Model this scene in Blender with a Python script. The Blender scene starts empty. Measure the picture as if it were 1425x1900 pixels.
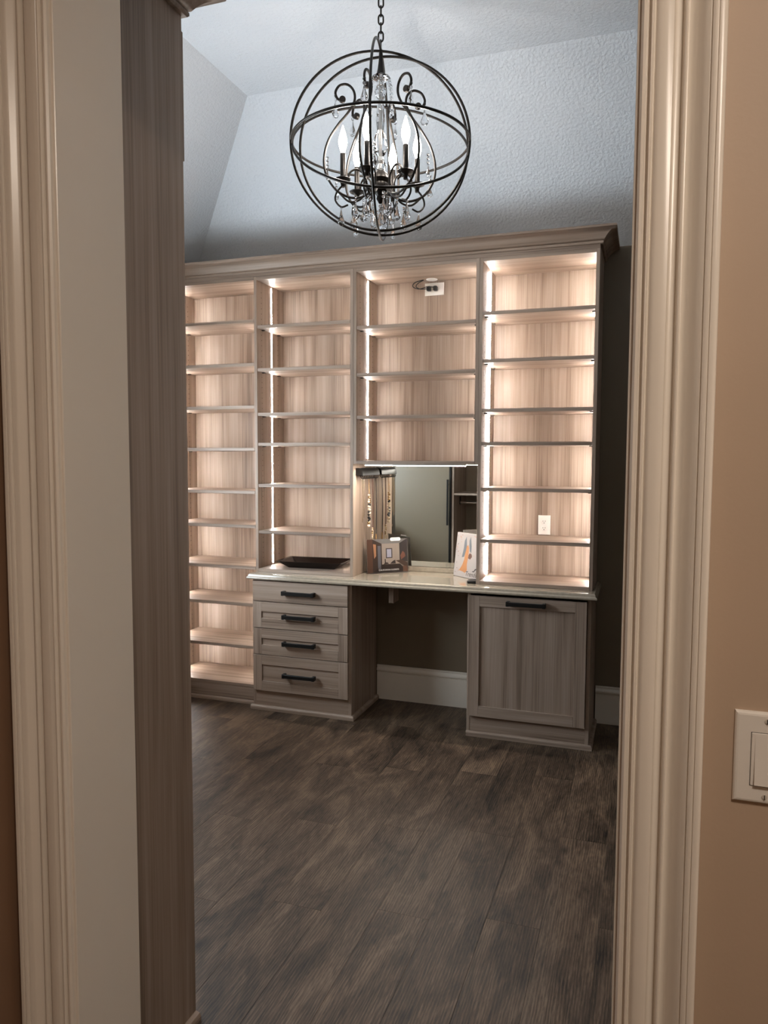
import bpy, bmesh, math, random
from mathutils import Vector, Matrix, Euler
random.seed(7)
PI = math.pi
sc = bpy.context.scene
C = sc.collection

# ------------------------------------------------------------------ camera, world, lights, exposure
W_PX, F_PX, PITCH, YAW, ROLL, CAM_H = 1425.0, 1398.0, .0715, .3324, .0037, 1.55
cd = bpy.data.cameras.new('camera'); cam = bpy.data.objects.new('camera', cd); C.objects.link(cam)
cd.sensor_fit = 'HORIZONTAL'; cd.sensor_width = 36.0; cd.lens = 36.0 * F_PX / W_PX
cd.clip_start = .02; cd.clip_end = 60
cam.location = (0, 0, CAM_H)
cam.rotation_euler = (Matrix.Rotation(YAW, 4, 'Z') @ Matrix.Rotation(PI/2 - PITCH, 4, 'X') @ Matrix.Rotation(ROLL, 4, 'Z')).to_euler()
sc.camera = cam

w = bpy.data.worlds.new('world'); sc.world = w; w.use_nodes = True
w.node_tree.nodes['Background'].inputs[0].default_value = (.02, .02, .022, 1)
w.node_tree.nodes['Background'].inputs[1].default_value = .3

sc.view_settings.view_transform = 'Standard'
sc.view_settings.look = 'None'
sc.view_settings.gamma = 1
sc.view_settings.use_curve_mapping = False
sc.view_settings.exposure = 0.0

LED_STRENGTH = 122.0          # shelf strips
WINDOW_STRENGTH = 20.0        # daylight in the frosted window of the left wall
TASK_STRENGTH = 370.0         # strip under the wall cabinet
BULB_STRENGTH = 92.0         # chandelier candles
HALL_STRENGTH = 66.0         # hall ceiling lamp
LED_COL = (1, .96, .92)
WIN_COL = (.80, .91, 1)
TASK_COL = (1, .93, .85)
BULB_COL = (1, .92, .84)
HALL_COL = (1, .86, .73)

# ------------------------------------------------------------------ materials
def new_mat(name):
    m = bpy.data.materials.new(name); m.use_nodes = True
    nt = m.node_tree; b = nt.nodes['Principled BSDF']
    return m, nt, b
def N(nt, t, **kw):
    n = nt.nodes.new(t)
    for k, v in kw.items():
        if k.startswith('_'): setattr(n, k[1:], v)
        else: n.inputs[k.replace('__', ' ')].default_value = v
    return n
def plain(name, col, rough=.5, metal=0, coat=0, spec=None, noise=0, nscale=40, bump=0, bscale=200, bdist=.002):
    m, nt, b = new_mat(name)
    b.inputs['Base Color'].default_value = (*col, 1)
    b.inputs['Roughness'].default_value = rough
    b.inputs['Metallic'].default_value = metal
    b.inputs['Coat Weight'].default_value = coat
    if spec is not None: b.inputs['Specular IOR Level'].default_value = spec
    geo = N(nt, 'ShaderNodeNewGeometry')
    if noise:
        n = N(nt, 'ShaderNodeTexNoise', Scale=nscale, Detail=3.0)
        nt.links.new(geo.outputs['Position'], n.inputs['Vector'])
        r = N(nt, 'ShaderNodeValToRGB'); e = r.color_ramp.elements
        e[0].position = .3; e[1].position = .7
        e[0].color = (*[c*(1-noise) for c in col], 1); e[1].color = (*[min(1, c*(1+noise)) for c in col], 1)
        nt.links.new(n.outputs['Fac'], r.inputs['Fac']); nt.links.new(r.outputs['Color'], b.inputs['Base Color'])
    if bump:
        n2 = N(nt, 'ShaderNodeTexNoise', Scale=bscale, Detail=2.0)
        nt.links.new(geo.outputs['Position'], n2.inputs['Vector'])
        bp = N(nt, 'ShaderNodeBump', Strength=bump, Distance=bdist)
        nt.links.new(n2.outputs['Fac'], bp.inputs['Height']); nt.links.new(bp.outputs['Normal'], b.inputs['Normal'])
    return m
def emit(name, col, strength):
    m, nt, b = new_mat(name)
    b.inputs['Base Color'].default_value = (*col, 1)
    b.inputs['Emission Color'].default_value = (*col, 1); b.inputs['Emission Strength'].default_value = strength
    return m
def wood(name, axis, dark, mid, light, rough=.5, fine=1.0):
    """straight-grained textured laminate; grain runs along the given world axis"""
    m, nt, b = new_mat(name)
    geo = N(nt, 'ShaderNodeNewGeometry'); oi = N(nt, 'ShaderNodeObjectInfo')
    mul = N(nt, 'ShaderNodeVectorMath', _operation='SCALE'); mul.inputs['Scale'].default_value = 9.0
    comb = N(nt, 'ShaderNodeCombineXYZ')
    for k in range(3): nt.links.new(oi.outputs['Random'], comb.inputs[k])
    nt.links.new(comb.outputs[0], mul.inputs[0])
    add = N(nt, 'ShaderNodeVectorMath', _operation='ADD')
    nt.links.new(geo.outputs['Position'], add.inputs[0]); nt.links.new(mul.outputs[0], add.inputs[1])
    def layer(across, along, detail, dist):
        s = [across]*3; s['XYZ'.index(axis)] = along
        mp = N(nt, 'ShaderNodeMapping'); mp.inputs['Scale'].default_value = s
        nt.links.new(add.outputs[0], mp.inputs['Vector'])
        n = N(nt, 'ShaderNodeTexNoise', Scale=1.0, Detail=detail, Distortion=dist)
        nt.links.new(mp.outputs[0], n.inputs['Vector']); return n
    a = layer(26, .9, 5.0, .25); f = layer(150, 2.2, 3.0, .1); c = layer(7, .5, 2.0, .3)
    def lin(src, k):
        n = N(nt, 'ShaderNodeMath', _operation='MULTIPLY'); n.inputs[1].default_value = k
        nt.links.new(src, n.inputs[0]); return n.outputs[0]
    def plus(p, q):
        n = N(nt, 'ShaderNodeMath', _operation='ADD'); nt.links.new(p, n.inputs[0]); nt.links.new(q, n.inputs[1]); return n.outputs[0]
    s = plus(plus(lin(a.outputs['Fac'], .45), lin(f.outputs['Fac'], .30*fine)), lin(c.outputs['Fac'], .25))
    r = N(nt, 'ShaderNodeValToRGB'); e = r.color_ramp.elements
    e[0].position = .36; e[0].color = (*dark, 1); e[1].position = .62; e[1].color = (*light, 1)
    x = e.new(.48); x.color = (*mid, 1)
    nt.links.new(s, r.inputs['Fac']); nt.links.new(r.outputs['Color'], b.inputs['Base Color'])
    b.inputs['Roughness'].default_value = rough
    bp = N(nt, 'ShaderNodeBump', Strength=.12, Distance=.001)
    nt.links.new(f.outputs['Fac'], bp.inputs['Height']); nt.links.new(bp.outputs['Normal'], b.inputs['Normal'])
    return m
WD = ((.165, .113, .080), (.297, .217, .164), (.395, .302, .238))
wood_z = wood('oak_laminate_vertical', 'Z', *WD)
wood_x = wood('oak_laminate_horizontal', 'X', *WD)
wood_y = wood('oak_laminate_depthwise', 'Y', *WD)

def floor_mat():
    m, nt, b = new_mat('vinyl_plank')
    geo = N(nt, 'ShaderNodeNewGeometry'); oi = N(nt, 'ShaderNodeObjectInfo')
    comb = N(nt, 'ShaderNodeCombineXYZ')
    for k in range(3): nt.links.new(oi.outputs['Random'], comb.inputs[k])
    mul = N(nt, 'ShaderNodeVectorMath', _operation='SCALE'); mul.inputs['Scale'].default_value = 13.0
    nt.links.new(comb.outputs[0], mul.inputs[0])
    add = N(nt, 'ShaderNodeVectorMath', _operation='ADD')
    nt.links.new(geo.outputs['Position'], add.inputs[0]); nt.links.new(mul.outputs[0], add.inputs[1])
    def layer(sx, sy, detail, dist, rough=.55):
        mp = N(nt, 'ShaderNodeMapping'); mp.inputs['Scale'].default_value = (sx, sy, sx)
        nt.links.new(add.outputs[0], mp.inputs['Vector'])
        n = N(nt, 'ShaderNodeTexNoise', Scale=1.0, Detail=detail, Distortion=dist, Roughness=rough)
        nt.links.new(mp.outputs[0], n.inputs['Vector']); return n
    big = layer(6.5, 2.0, 5.0, 1.2, .6); fib = layer(80, 7.0, 6.0, 1.4, .72); fine = layer(330, 26, 3.0, .4)
    mpw = N(nt, 'ShaderNodeMapping'); mpw.inputs['Scale'].default_value = (1, .10, 1); nt.links.new(add.outputs[0], mpw.inputs['Vector'])
    wv = N(nt, 'ShaderNodeTexWave', Scale=34.0, Distortion=9.0, Detail=3.0); wv.inputs['Detail Scale'].default_value = .8; wv.inputs['Detail Roughness'].default_value = .6
    nt.links.new(mpw.outputs[0], wv.inputs['Vector'])
    def lin(src, k):
        n = N(nt, 'ShaderNodeMath', _operation='MULTIPLY'); n.inputs[1].default_value = k
        nt.links.new(src, n.inputs[0]); return n.outputs[0]
    def plus(p, q):
        n = N(nt, 'ShaderNodeMath', _operation='ADD'); nt.links.new(p, n.inputs[0]); nt.links.new(q, n.inputs[1]); return n.outputs[0]
    s = plus(plus(lin(big.outputs['Fac'], .44), lin(fib.outputs['Fac'], .30)), lin(fine.outputs['Fac'], .16))
    s = plus(s, lin(wv.outputs['Fac'], .07))
    s = plus(s, lin(oi.outputs['Random'], .02))
    r = N(nt, 'ShaderNodeValToRGB'); e = r.color_ramp.elements
    e[0].position = .38; e[0].color = (.009, .006, .004, 1); e[1].position = .64; e[1].color = (.205, .138, .090, 1)
    x = e.new(.5); x.color = (.076, .0485, .031, 1)
    nt.links.new(s, r.inputs['Fac'])
    # knots: sparse dark spots
    mpk = N(nt, 'ShaderNodeMapping'); mpk.inputs['Scale'].default_value = (5.5, 2.6, 1)
    nt.links.new(add.outputs[0], mpk.inputs['Vector'])
    v = N(nt, 'ShaderNodeTexVoronoi', Scale=1.0); nt.links.new(mpk.outputs[0], v.inputs['Vector'])
    kr = N(nt, 'ShaderNodeValToRGB'); ke = kr.color_ramp.elements
    ke[0].position = .03; ke[0].color = (.25, .25, .25, 1); ke[1].position = .13; ke[1].color = (1, 1, 1, 1)
    nt.links.new(v.outputs['Distance'], kr.inputs['Fac'])
    mx = N(nt, 'ShaderNodeMix', _data_type='RGBA', _blend_type='MULTIPLY'); mx.inputs[0].default_value = 1
    nt.links.new(r.outputs['Color'], mx.inputs[6]); nt.links.new(kr.outputs['Color'], mx.inputs[7])
    nt.links.new(mx.outputs[2], b.inputs['Base Color'])
    b.inputs['Roughness'].default_value = .50; b.inputs['Specular IOR Level'].default_value = .3
    bp = N(nt, 'ShaderNodeBump', Strength=.35, Distance=.001)
    nt.links.new(fib.outputs['Fac'], bp.inputs['Height']); nt.links.new(bp.outputs['Normal'], b.inputs['Normal'])
    return m
m_floor = floor_mat()
m_sub = plain('subfloor', (.02, .016, .013), .9)
m_wall = plain('tan_wall_paint', (.47, .355, .26), .55, noise=.03, nscale=3, bump=.08, bscale=160)
m_wall_in = plain('taupe_closet_paint', (.19, .148, .10), .5, noise=.03, nscale=3, bump=.08, bscale=160)
m_ceil = plain('ceiling_paint', (.765, .81, .86), .7, bump=.8, bscale=70, bdist=.006)
m_trim = plain('trim_enamel', (.80, .735, .645), .28, noise=.015, nscale=5)
m_stone = plain('quartz_counter', (.32, .268, .205), .12, noise=.10, nscale=55, coat=.3)
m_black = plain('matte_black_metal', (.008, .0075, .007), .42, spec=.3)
m_bronze = plain('dark_bronze', (.018, .014, .011), .36, metal=.55, noise=.25, nscale=30)
m_hole = plain('peg_hole', (.10, .07, .05), .8)
m_clip = plain('shelf_clip', (.06, .045, .035), .5, metal=.5)
m_plate = plain('white_plastic', (.82, .78, .72), .35)
m_plate_d = plain('switch_plastic', (.74, .70, .64), .4)
m_screw = plain('screw_metal', (.55, .50, .43), .4)
m_dark = plain('slot_dark', (.03, .025, .02), .7)
m_rubber = plain('black_rubber', (.012, .012, .012), .45)
m_led = emit('led_strip_light', LED_COL, LED_STRENGTH)
m_win = emit('frosted_pane_daylight', WIN_COL, WINDOW_STRENGTH)
m_task = emit('task_strip_light', TASK_COL, TASK_STRENGTH)
m_bulb = emit('candle_bulb_glow', BULB_COL, BULB_STRENGTH)
m_hall = emit('hall_lamp_glow', HALL_COL, HALL_STRENGTH)
m_alu = plain('aluminium', (.6, .58, .55), .3, metal=1)
m_tray = plain('dark_lacquer', (.010, .005, .0035), .22, spec=.35)
m_mirror = plain('mirror_glass', (.82, .84, .82), .01, metal=1)
m_gold = plain('gold', (.75, .50, .22), .25, metal=1)
m_silver = plain('silver_gold_chain', (.80, .70, .52), .25, metal=1)
m_pearl = plain('cream_bead', (.80, .66, .48), .25, coat=.4)
m_bead_k = plain('black_bead', (.01, .01, .01), .15)
m_bead_b = plain('brown_bead', (.10, .042, .025), .3)
m_door = plain('taupe_door_paint', (.20, .165, .115), .35)
m_glass, _nt, _b = new_mat('crystal_glass')
_b.inputs['Base Color'].default_value = (.97, .98, 1, 1); _b.inputs['Roughness'].default_value = 0.0
_b.inputs['IOR'].default_value = 1.55; _b.inputs['Transmission Weight'].default_value = 1.0
m_acryl, _nt, _b = new_mat('clear_acrylic')
_b.inputs['Base Color'].default_value = (.85, .86, .84, 1); _b.inputs['Roughness'].default_value = .05
_b.inputs['IOR'].default_value = 1.45; _b.inputs['Transmission Weight'].default_value = .9

# ------------------------------------------------------------------ mesh helpers
def box(bm, x0, x1, y0, y1, z0, z1, bev=0.0):
    if x1 < x0: x0, x1 = x1, x0
    if y1 < y0: y0, y1 = y1, y0
    if z1 < z0: z0, z1 = z1, z0
    vs = [bm.verts.new(p) for p in ((x0,y0,z0),(x1,y0,z0),(x1,y1,z0),(x0,y1,z0),(x0,y0,z1),(x1,y0,z1),(x1,y1,z1),(x0,y1,z1))]
    fs = [bm.faces.new([vs[i] for i in q]) for q in ((3,2,1,0),(4,5,6,7),(0,1,5,4),(1,2,6,5),(2,3,7,6),(3,0,4,7))]
    if bev > 0:
        es = set(e for f in fs for e in f.edges)
        bmesh.ops.bevel(bm, geom=list(es), offset=bev, segments=1, affect='EDGES', profile=.5)
def mbox(*a, bev=0.0):
    bm = bmesh.new(); box(bm, *a, bev=bev); return bm
def frames(pts, closed):
    """rotation-minimising frames"""
    n = len(pts); T = []
    for i in range(n):
        a = pts[i-1] if (i > 0 or closed) else pts[i]
        b = pts[(i+1) % n] if (i < n-1 or closed) else pts[i]
        t = (b - a); T.append(t.normalized() if t.length > 1e-9 else Vector((0,0,1)))
    u = T[0].orthogonal().normalized(); U = [u]
    for i in range(1, n):
        u = U[-1] - T[i]*U[-1].dot(T[i])
        u = u.normalized() if u.length > 1e-6 else T[i].orthogonal().normalized()
        U.append(u)
    return T, U
def tube(bm, pts, r, n=8, closed=False, caps=True):
    pts = [Vector(p) for p in pts]; T, U = frames(pts, closed); rings = []
    for i, p in enumerate(pts):
        V = T[i].cross(U[i]); rr = r[i] if isinstance(r, (list, tuple)) else r
        rings.append([bm.verts.new(p + (U[i]*math.cos(2*PI*k/n) + V*math.sin(2*PI*k/n))*rr) for k in range(n)])
    m = len(rings); off = 0
    if closed:      # find twist offset for the seam
        best = None
        for o in range(n):
            dd = sum((rings[-1][k].co - rings[0][(k+o) % n].co).length for k in range(n))
            if best is None or dd < best[0]: best = (dd, o)
        off = best[1]
    for i in range(m if closed else m-1):
        A, B = rings[i], rings[(i+1) % m]; o = off if (closed and i == m-1) else 0
        for k in range(n):
            bm.faces.new((A[k], A[(k+1) % n], B[(k+1+o) % n], B[(k+o) % n]))
    if not closed and caps:
        bm.faces.new(list(reversed(rings[0]))); bm.faces.new(rings[-1])
def lathe(bm, prof, c=(0,0,0), n=20, axis='Z'):
    c = Vector(c); rings = []
    def P(r, h, a):
        if axis == 'Z': return c + Vector((r*math.cos(a), r*math.sin(a), h))
        if axis == 'X': return c + Vector((h, r*math.cos(a), r*math.sin(a)))
        return c + Vector((r*math.cos(a), h, r*math.sin(a)))
    for r, h in prof:
        if r < 1e-6: rings.append([bm.verts.new(P(0, h, 0))])
        else: rings.append([bm.verts.new(P(r, h, 2*PI*k/n)) for k in range(n)])
    for A, B in zip(rings[:-1], rings[1:]):
        if len(A) == 1 and len(B) == 1: continue
        for k in range(n):
            k2 = (k+1) % n
            if len(A) == 1: bm.faces.new((A[0], B[k2], B[k]))
            elif len(B) == 1: bm.faces.new((A[k], A[k2], B[0]))
            else: bm.faces.new((A[k], A[k2], B[k2], B[k]))
    if len(rings[0]) > 1: bm.faces.new(list(reversed(rings[0])))
    if len(rings[-1]) > 1: bm.faces.new(rings[-1])
def spline(ctrl, per=8, closed=False):
    P = [Vector(p) for p in ctrl]; out = []; n = len(P)
    seg = n if closed else n-1
    for i in range(seg):
        p1, p2 = P[i], P[(i+1) % n]
        p0 = P[i-1] if (i > 0 or closed) else p1*2 - p2
        p3 = P[(i+2) % n] if (i+2 < n or closed) else p2*2 - p1
        for k in range(per):
            t = k/per
            out.append(.5*((2*p1) + (p2-p0)*t + (2*p0-5*p1+4*p2-p3)*t*t + (3*p1-p0-3*p2+p3)*t**3))
    if not closed: out.append(P[-1])
    return out
def sweep(bm, path, prof, closed=False):
    """path: 2-D points (x,y) at floor plan, prof: closed loop of (outward, z); outward = right of travel"""
    n = len(path); rows = []
    for i in range(n):
        p = Vector(path[i])
        d0 = (p - Vector(path[i-1])).normalized() if i > 0 else None
        d1 = (Vector(path[i+1]) - p).normalized() if i < n-1 else None
        if d0 is None: d0 = d1
        if d1 is None: d1 = d0
        n0 = Vector((d0.y, -d0.x)); n1 = Vector((d1.y, -d1.x))
        m = (n0+n1); m = m / max(1e-6, m.dot(n0)) if m.length > 1e-6 else n0
        rows.append([bm.verts.new((p.x + m.x*o, p.y + m.y*o, z)) for o, z in prof])
    k = len(prof)
    for A, B in zip(rows[:-1], rows[1:]):
        for j in range(k):
            bm.faces.new((A[j], A[(j+1) % k], B[(j+1) % k], B[j]))
    bm.faces.new(rows[0]); bm.faces.new(list(reversed(rows[-1])))
def quad(bm, pts): return bm.faces.new([bm.verts.new(p) for p in pts])

ORG = {}
def obj(name, bm, mat, parent=None, smooth=False, origin=None, share=None):
    """one mesh object; coordinates are in the frame of the thing's root"""
    if share is None:
        bmesh.ops.recalc_face_normals(bm, faces=bm.faces)
        xs = [v.co for v in bm.verts]
        lo = Vector([min(v[k] for v in xs) for k in range(3)]); hi = Vector([max(v[k] for v in xs) for k in range(3)])
        c = Vector(origin) if origin is not None else (lo+hi)/2
        for v in bm.verts: v.co -= c
        me = bpy.data.meshes.new(name); bm.to_mesh(me); bm.free()
        if smooth:
            for p in me.polygons: p.use_smooth = True
            if smooth != 'all':
                me.set_sharp_from_angle(angle=math.radians(40))
        me.materials.append(mat)
    else:
        me, c = share; c = Vector(c)
    o = bpy.data.objects.new(name, me); C.objects.link(o)
    if parent is not None:
        o.parent = parent; o.location = c - ORG[parent.name]
    else: o.location = c
    ORG[o.name] = c
    return o
def tag(o, label, cat, group=None):
    o['label'] = label; o['category'] = cat
    if group: o['group'] = group
    return o
def thing(name, label, cat, loc=(0,0,0), rot=None, group=None):
    o = bpy.data.objects.new(name, None); C.objects.link(o); o.empty_display_size = .1
    o.location = loc
    if rot is not None: o.rotation_euler = rot; ORG[o.name] = Vector((0,0,0))
    else: ORG[o.name] = Vector(loc)
    return tag(o, label, cat, group)
def struct(name, bm, mat, parent=None, **kw):
    o = obj(name, bm, mat, parent, **kw)
    o['kind'] = 'structure'
    return o

# ------------------------------------------------------------------ key dimensions (metres)
YW = 4.52            # back wall
XL, XR = -2.94, 1.9 # left and right wall of the closet room
YD0, YD1 = 1.0, 1.15 # door wall: hall face, room face
ZS, ZF = 2.74, 3.45  # wall top, flat of the tray ceiling
DT = 4.1325          # front plane of the shelf towers
YB = 4.50            # back of the cabinets
PB = .019            # board thickness
JL, JR = -.900, -.0225   # jamb faces
DH = 2.44            # head of the opening
HY, HXL, HXR = -1.7, -1.014, 1.5   # hall extents

# ------------------------------------------------------------------ setting
# floor of separate planks
bm = mbox(-3.1, 2.05, HY-.1, YW+.1, -.06, -.006)
floor = struct('floor', bm, m_sub)
PWID, PLEN, GAP = .181, 1.22, .0002
plank_me = None
def plank(x0, x1, y0, y1):
    bm = mbox(x0+GAP, x1-GAP, y0+GAP, y1-GAP, -.006, 0, bev=.0005)
    obj('plank', bm, m_floor, floor)
x = -3.0; row = 0
while x < 1.95:
    y = -1.75 - ((row*.47) % 1.0)*PLEN
    while y < YW:
        a, b_ = max(y, HY), min(y+PLEN, YW)
        if b_-a > .05: plank(x, min(x+PWID, 2.0), a, b_)
        y += PLEN
    x += PWID; row += 1

# tray ceiling: flat centre and four slopes
inY0, inY1, inX0, inX1 = YD1+.8674, YW-.8674, XL+.909, XR-.909
bm = bmesh.new()
o8 = [(XL,YD1,ZS),(XR,YD1,ZS),(XR,YW,ZS),(XL,YW,ZS)]; i8 = [(inX0,inY0,ZF),(inX1,inY0,ZF),(inX1,inY1,ZF),(inX0,inY1,ZF)]
ov = [bm.verts.new(p) for p in o8]; iv = [bm.verts.new(p) for p in i8]
up = [bm.verts.new((p[0],p[1],ZF+.12)) for p in o8]
bm.faces.new(iv)
for k in range(4): bm.faces.new((ov[k], ov[(k+1)%4], iv[(k+1)%4], iv[k]))
for k in range(4): bm.faces.new((ov[k], up[k], up[(k+1)%4], ov[(k+1)%4]))
bm.faces.new(up)
struct('ceiling', bm, m_ceil)

struct('wall_back', mbox(XL-.12, XR+.12, YW, YW+.12, 0, ZF), m_wall_in)
WY0, WY1, WZ0, WZ1 = 2.30, 3.55, 1.12, 2.02
bm = bmesh.new()
box(bm, XL-.12, XL, YD1, WY0, 0, ZF); box(bm, XL-.12, XL, WY1, YW, 0, ZF); box(bm, XL-.12, XL, WY0, WY1, 0, WZ0); box(bm, XL-.12, XL, WY0, WY1, WZ1, ZF)
struct('wall_left', bm, m_wall_in)
win = struct('window_1', mbox(XL-.085, XL-.080, WY0+.04, WY1-.04, WZ0+.04, WZ1-.04), m_win)
bm = bmesh.new()
for a in ((WY0, WY0+.045, WZ0, WZ1), (WY1-.045, WY1, WZ0, WZ1), ((WY0+WY1)/2-.02, (WY0+WY1)/2+.02, WZ0, WZ1), (WY0, WY1, WZ0, WZ0+.045), (WY0, WY1, WZ1-.045, WZ1)): box(bm, XL-.105, XL-.055, *a)
obj('window_frame', bm, m_trim, win)
obj('window_sill', mbox(XL-.055, XL+.035, WY0-.05, WY1+.05, WZ0-.03, WZ0-.0005, bev=.004), m_trim, win)
struct('wall_right', mbox(XR, XR+.12, YD1, YW, 0, ZF), m_wall_in)
# door wall with its opening
YM = (YD0+YD1)/2
for nm, a, b_, mt in (('wall_front', YD0, YM, m_wall), ('wall_front_inner', YM, YD1, m_wall_in)):
    bm = bmesh.new()
    box(bm, XL-.12, JL-.02, a, b_, 0, ZF); box(bm, JR+.02, XR+.12, a, b_, 0, ZF); box(bm, JL-.02, JR+.02, a, b_, DH+.02, ZF)
    struct(nm, bm, mt)
# hall
struct('wall_hall_left', mbox(HXL-.12, HXL, HY, YD0, 0, ZS), plain('shaded_hall_wall', (.23, .135, .08), .55, noise=.04, nscale=3))  # wall tan darkened to brown: the shade on this side is in the colour
struct('wall_hall_right', mbox(HXR, HXR+.12, HY, YD0, 0, ZS), m_wall)
struct('wall_hall_rear', mbox(HXL-.12, HXR+.12, HY-.12, HY, 0, ZS), m_wall)
struct('ceiling_hall', mbox(HXL-.12, HXR+.12, HY-.12, YD0, ZS, ZS+.1), plain('hall_ceiling_paint', (.72, .68, .62), .7))

# jamb lining and casings
bm = bmesh.new()
box(bm, JL-.02, JL, YD0-.001, YD1+.016, 0, DH, bev=.0012); box(bm, JR, JR+.02, YD0-.001, YD1+.016, 0, DH, bev=.0012)
box(bm, JL-.02, JR+.02, YD0-.001, YD1+.016, DH, DH+.02, bev=.0012)
struct('trim_1', bm, m_trim)
# profile: distance from the opening, projection from the wall
CAS = [(0,0),(0,.008),(.003,.0115),(.0065,.0115),(.0072,.0075),(.0100,.0075),(.0105,.0125),(.0120,.0150),(.0140,.0150),(.0152,.0115),(.0165,.0115),
       (.0185,.0150),(.0230,.0168),(.0300,.0172),(.0345,.0168),(.0370,.0160),(.0376,.0085),(.0400,.0060),(.0440,.0052),(.0475,.0060),(.0480,.0130),(.0492,.0158),(.0510,.0165),
       (.0525,.0150),(.0530,.0075),(.0545,.0070),(.0590,.0085),(.0640,.0125),(.0690,.0185),(.0735,.0228),(.0765,.0240),(.0768,.0225),(.0780,.0225),(.0784,.0262),(.0815,.0285),(.0835,.0285),
       (.0840,.0268),(.0852,.0268),(.0856,.0292),(.0895,.0300),(.0925,.0290),(.0945,.0262),(.0945,0)]
def casing(name, ywall, sgn):
    """picture-frame casing round the opening; projects towards sgn*Y"""
    bm = bmesh.new(); cols = []
    for d, p in CAS:
        xl, xr, zt = JL-.005-d, JR+.0045+d, DH+.005+d; y = ywall + sgn*p
        cols.append([bm.verts.new(q) for q in ((xl,y,0),(xl,y,zt),(xr,y,zt),(xr,y,0))])
    n = len(cols)
    for i in range(n):
        A, B = cols[i], cols[(i+1) % n]
        for k in range(3): bm.faces.new((A[k], A[k+1], B[k+1], B[k]))
    bm.faces.new([c[0] for c in cols]); bm.faces.new([c[3] for c in reversed(cols)])
    return struct(name, bm, m_trim, smooth=True)
casing('trim_2', YD0, -1)

# baseboards
def base_prof(h=.222): return [(0,0),(.014,0),(.014,h-.046),(.009,h-.044),(.009,h-.038),(.020,h-.036),(.021,h-.031),(.017,h-.022),(.010,h-.014),(.009,h-.011),(.013,h-.009),(.013,h-.003),(.010,h),(0,h)]
def baseboard(name, path):
    bm = bmesh.new(); sweep(bm, path, base_prof()); return struct(name, bm, m_trim, smooth=True)
baseboard('baseboard_back', [(-1.598, YW-.004), (-.905, YW-.004)])
baseboard('baseboard_back_corner', [(-.238, YW-.004), (XR-.002, YW-.004)])
baseboard('baseboard_right', [(XR-.002, YW-.02), (XR-.002, YD1+.02)])
baseboard('baseboard_hall', [(HXR-.004, YD0-.002), (JR+.102, YD0-.002)])

# ------------------------------------------------------------------ lit shelf towers
STRIP_Y = 4.325
def holes(bm, x, sgn, ys, z0, z1):
    """rows of shelf-pin holes as short dark plugs on a side panel face at x, facing sgn"""
    z = z0
    while z < z1:
        for y in ys:
            r = .0032
            vs = [bm.verts.new((x+sgn*.0004, y+r*math.cos(2*PI*k/6), z+r*math.sin(2*PI*k/6))) for k in range(6)]
            wv = [bm.verts.new((x-sgn*.004, v.co.y, v.co.z)) for v in vs]
            bm.faces.new(vs)
            for k in range(6): bm.faces.new((vs[k], wv[k], wv[(k+1)%6], vs[(k+1)%6]))
        z += .032
clip_me = None
def tower(name, label, xi0, xi1, z0, z1, shelf_z, sides_to=None, y0=DT, group='lit shelf towers on the back wall', cat='shelf unit', bottom=True, right_down=None, left_down=None, strip_right=True, right_panel=True, proud=.0018):
    """xi0..xi1 inner width; z0 underside of the bottom board; z1 underside of the top board; shelf_z shelf mid heights"""
    global clip_me
    t = thing(name, label, cat, ((xi0+xi1)/2, (y0+YB)/2, z0), group=group)
    zt = z1 + PB
    la = left_down if left_down is not None else z0
    ra = right_down if right_down is not None else z0
    obj('side_panel', mbox(xi0-PB+.0004, xi0, y0, YB, la, zt, bev=.0007), wood_z, t)
    if right_panel: obj('side_panel', mbox(xi1, xi1+PB-.0004, y0, YB, ra, zt, bev=.0007), wood_z, t)
    obj('top_panel', mbox(xi0+.0002, xi1-.0002, y0+.0005, YB, z1, zt, bev=.0006), wood_x, t)
    if bottom: obj('bottom_panel', mbox(xi0+.0002, xi1-.0002, y0+.0005, YB, z0, z0+PB, bev=.0006), wood_x, t)
    obj('back_panel', mbox(xi0+.0005, xi1-.0005, YB-.008, YB-.0005, z0+PB+.0005, z1-.0005), wood_z, t)
    for z in shelf_z:
        s = obj('shelf', mbox(xi0+.0022, xi1-.0022, y0+.003, YB-.009, z-PB/2, z+PB/2, bev=.0007), wood_x, t)
        for xx in (xi0+.0105, xi1-.0105):
            for yy in (4.20, 4.405):
                if clip_me is None:
                    bm = mbox(-.0085, .0085, -.009, .009, -.0055, 0, bev=.001); c = obj('shelf_clip', bm, m_clip, s, origin=(0,0,0)); clip_me = c.data
                    c.location = Vector((xx, yy, z-PB/2-.0002)) - ORG[s.name]; ORG[c.name] = Vector((xx, yy, z))
                else: obj('shelf_clip', None, None, s, share=(clip_me, (xx, yy, z-PB/2-.0002)))
    zb = z0+PB if bottom else z0
    obj('led_strip', mbox(xi0+.0001, xi0+proud, STRIP_Y-.0052, STRIP_Y+.0052, zb+.012, z1-.012), m_led, t)
    if strip_right: obj('led_strip', mbox(xi1-proud, xi1-.0001, STRIP_Y-.0052, STRIP_Y+.0052, zb+.012, z1-.012), m_led, t)
    bm = bmesh.new(); holes(bm, xi0, 1, (4.195, 4.41), zb+.06, z1-.04); [holes(bm, xi1, -1, (4.195, 4.41), zb+.06, z1-.04) for _ in (1,) if right_panel]
    h = obj('peg_holes', bm, m_hole, t); h['kind'] = 'stuff'
    return t
Z1 = 2.620
Zc = .845            # counter top
XA0, XA1 = -2.916, -2.2685
XB0, XB1 = -2.2485, -1.6385
XC0, XC1 = -1.6005, -.898
XD0, XD1 = -.860, -.2655
SH = [2.3412, 2.0832, 1.8137, 1.6308, 1.3783, 1.0903]
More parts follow.
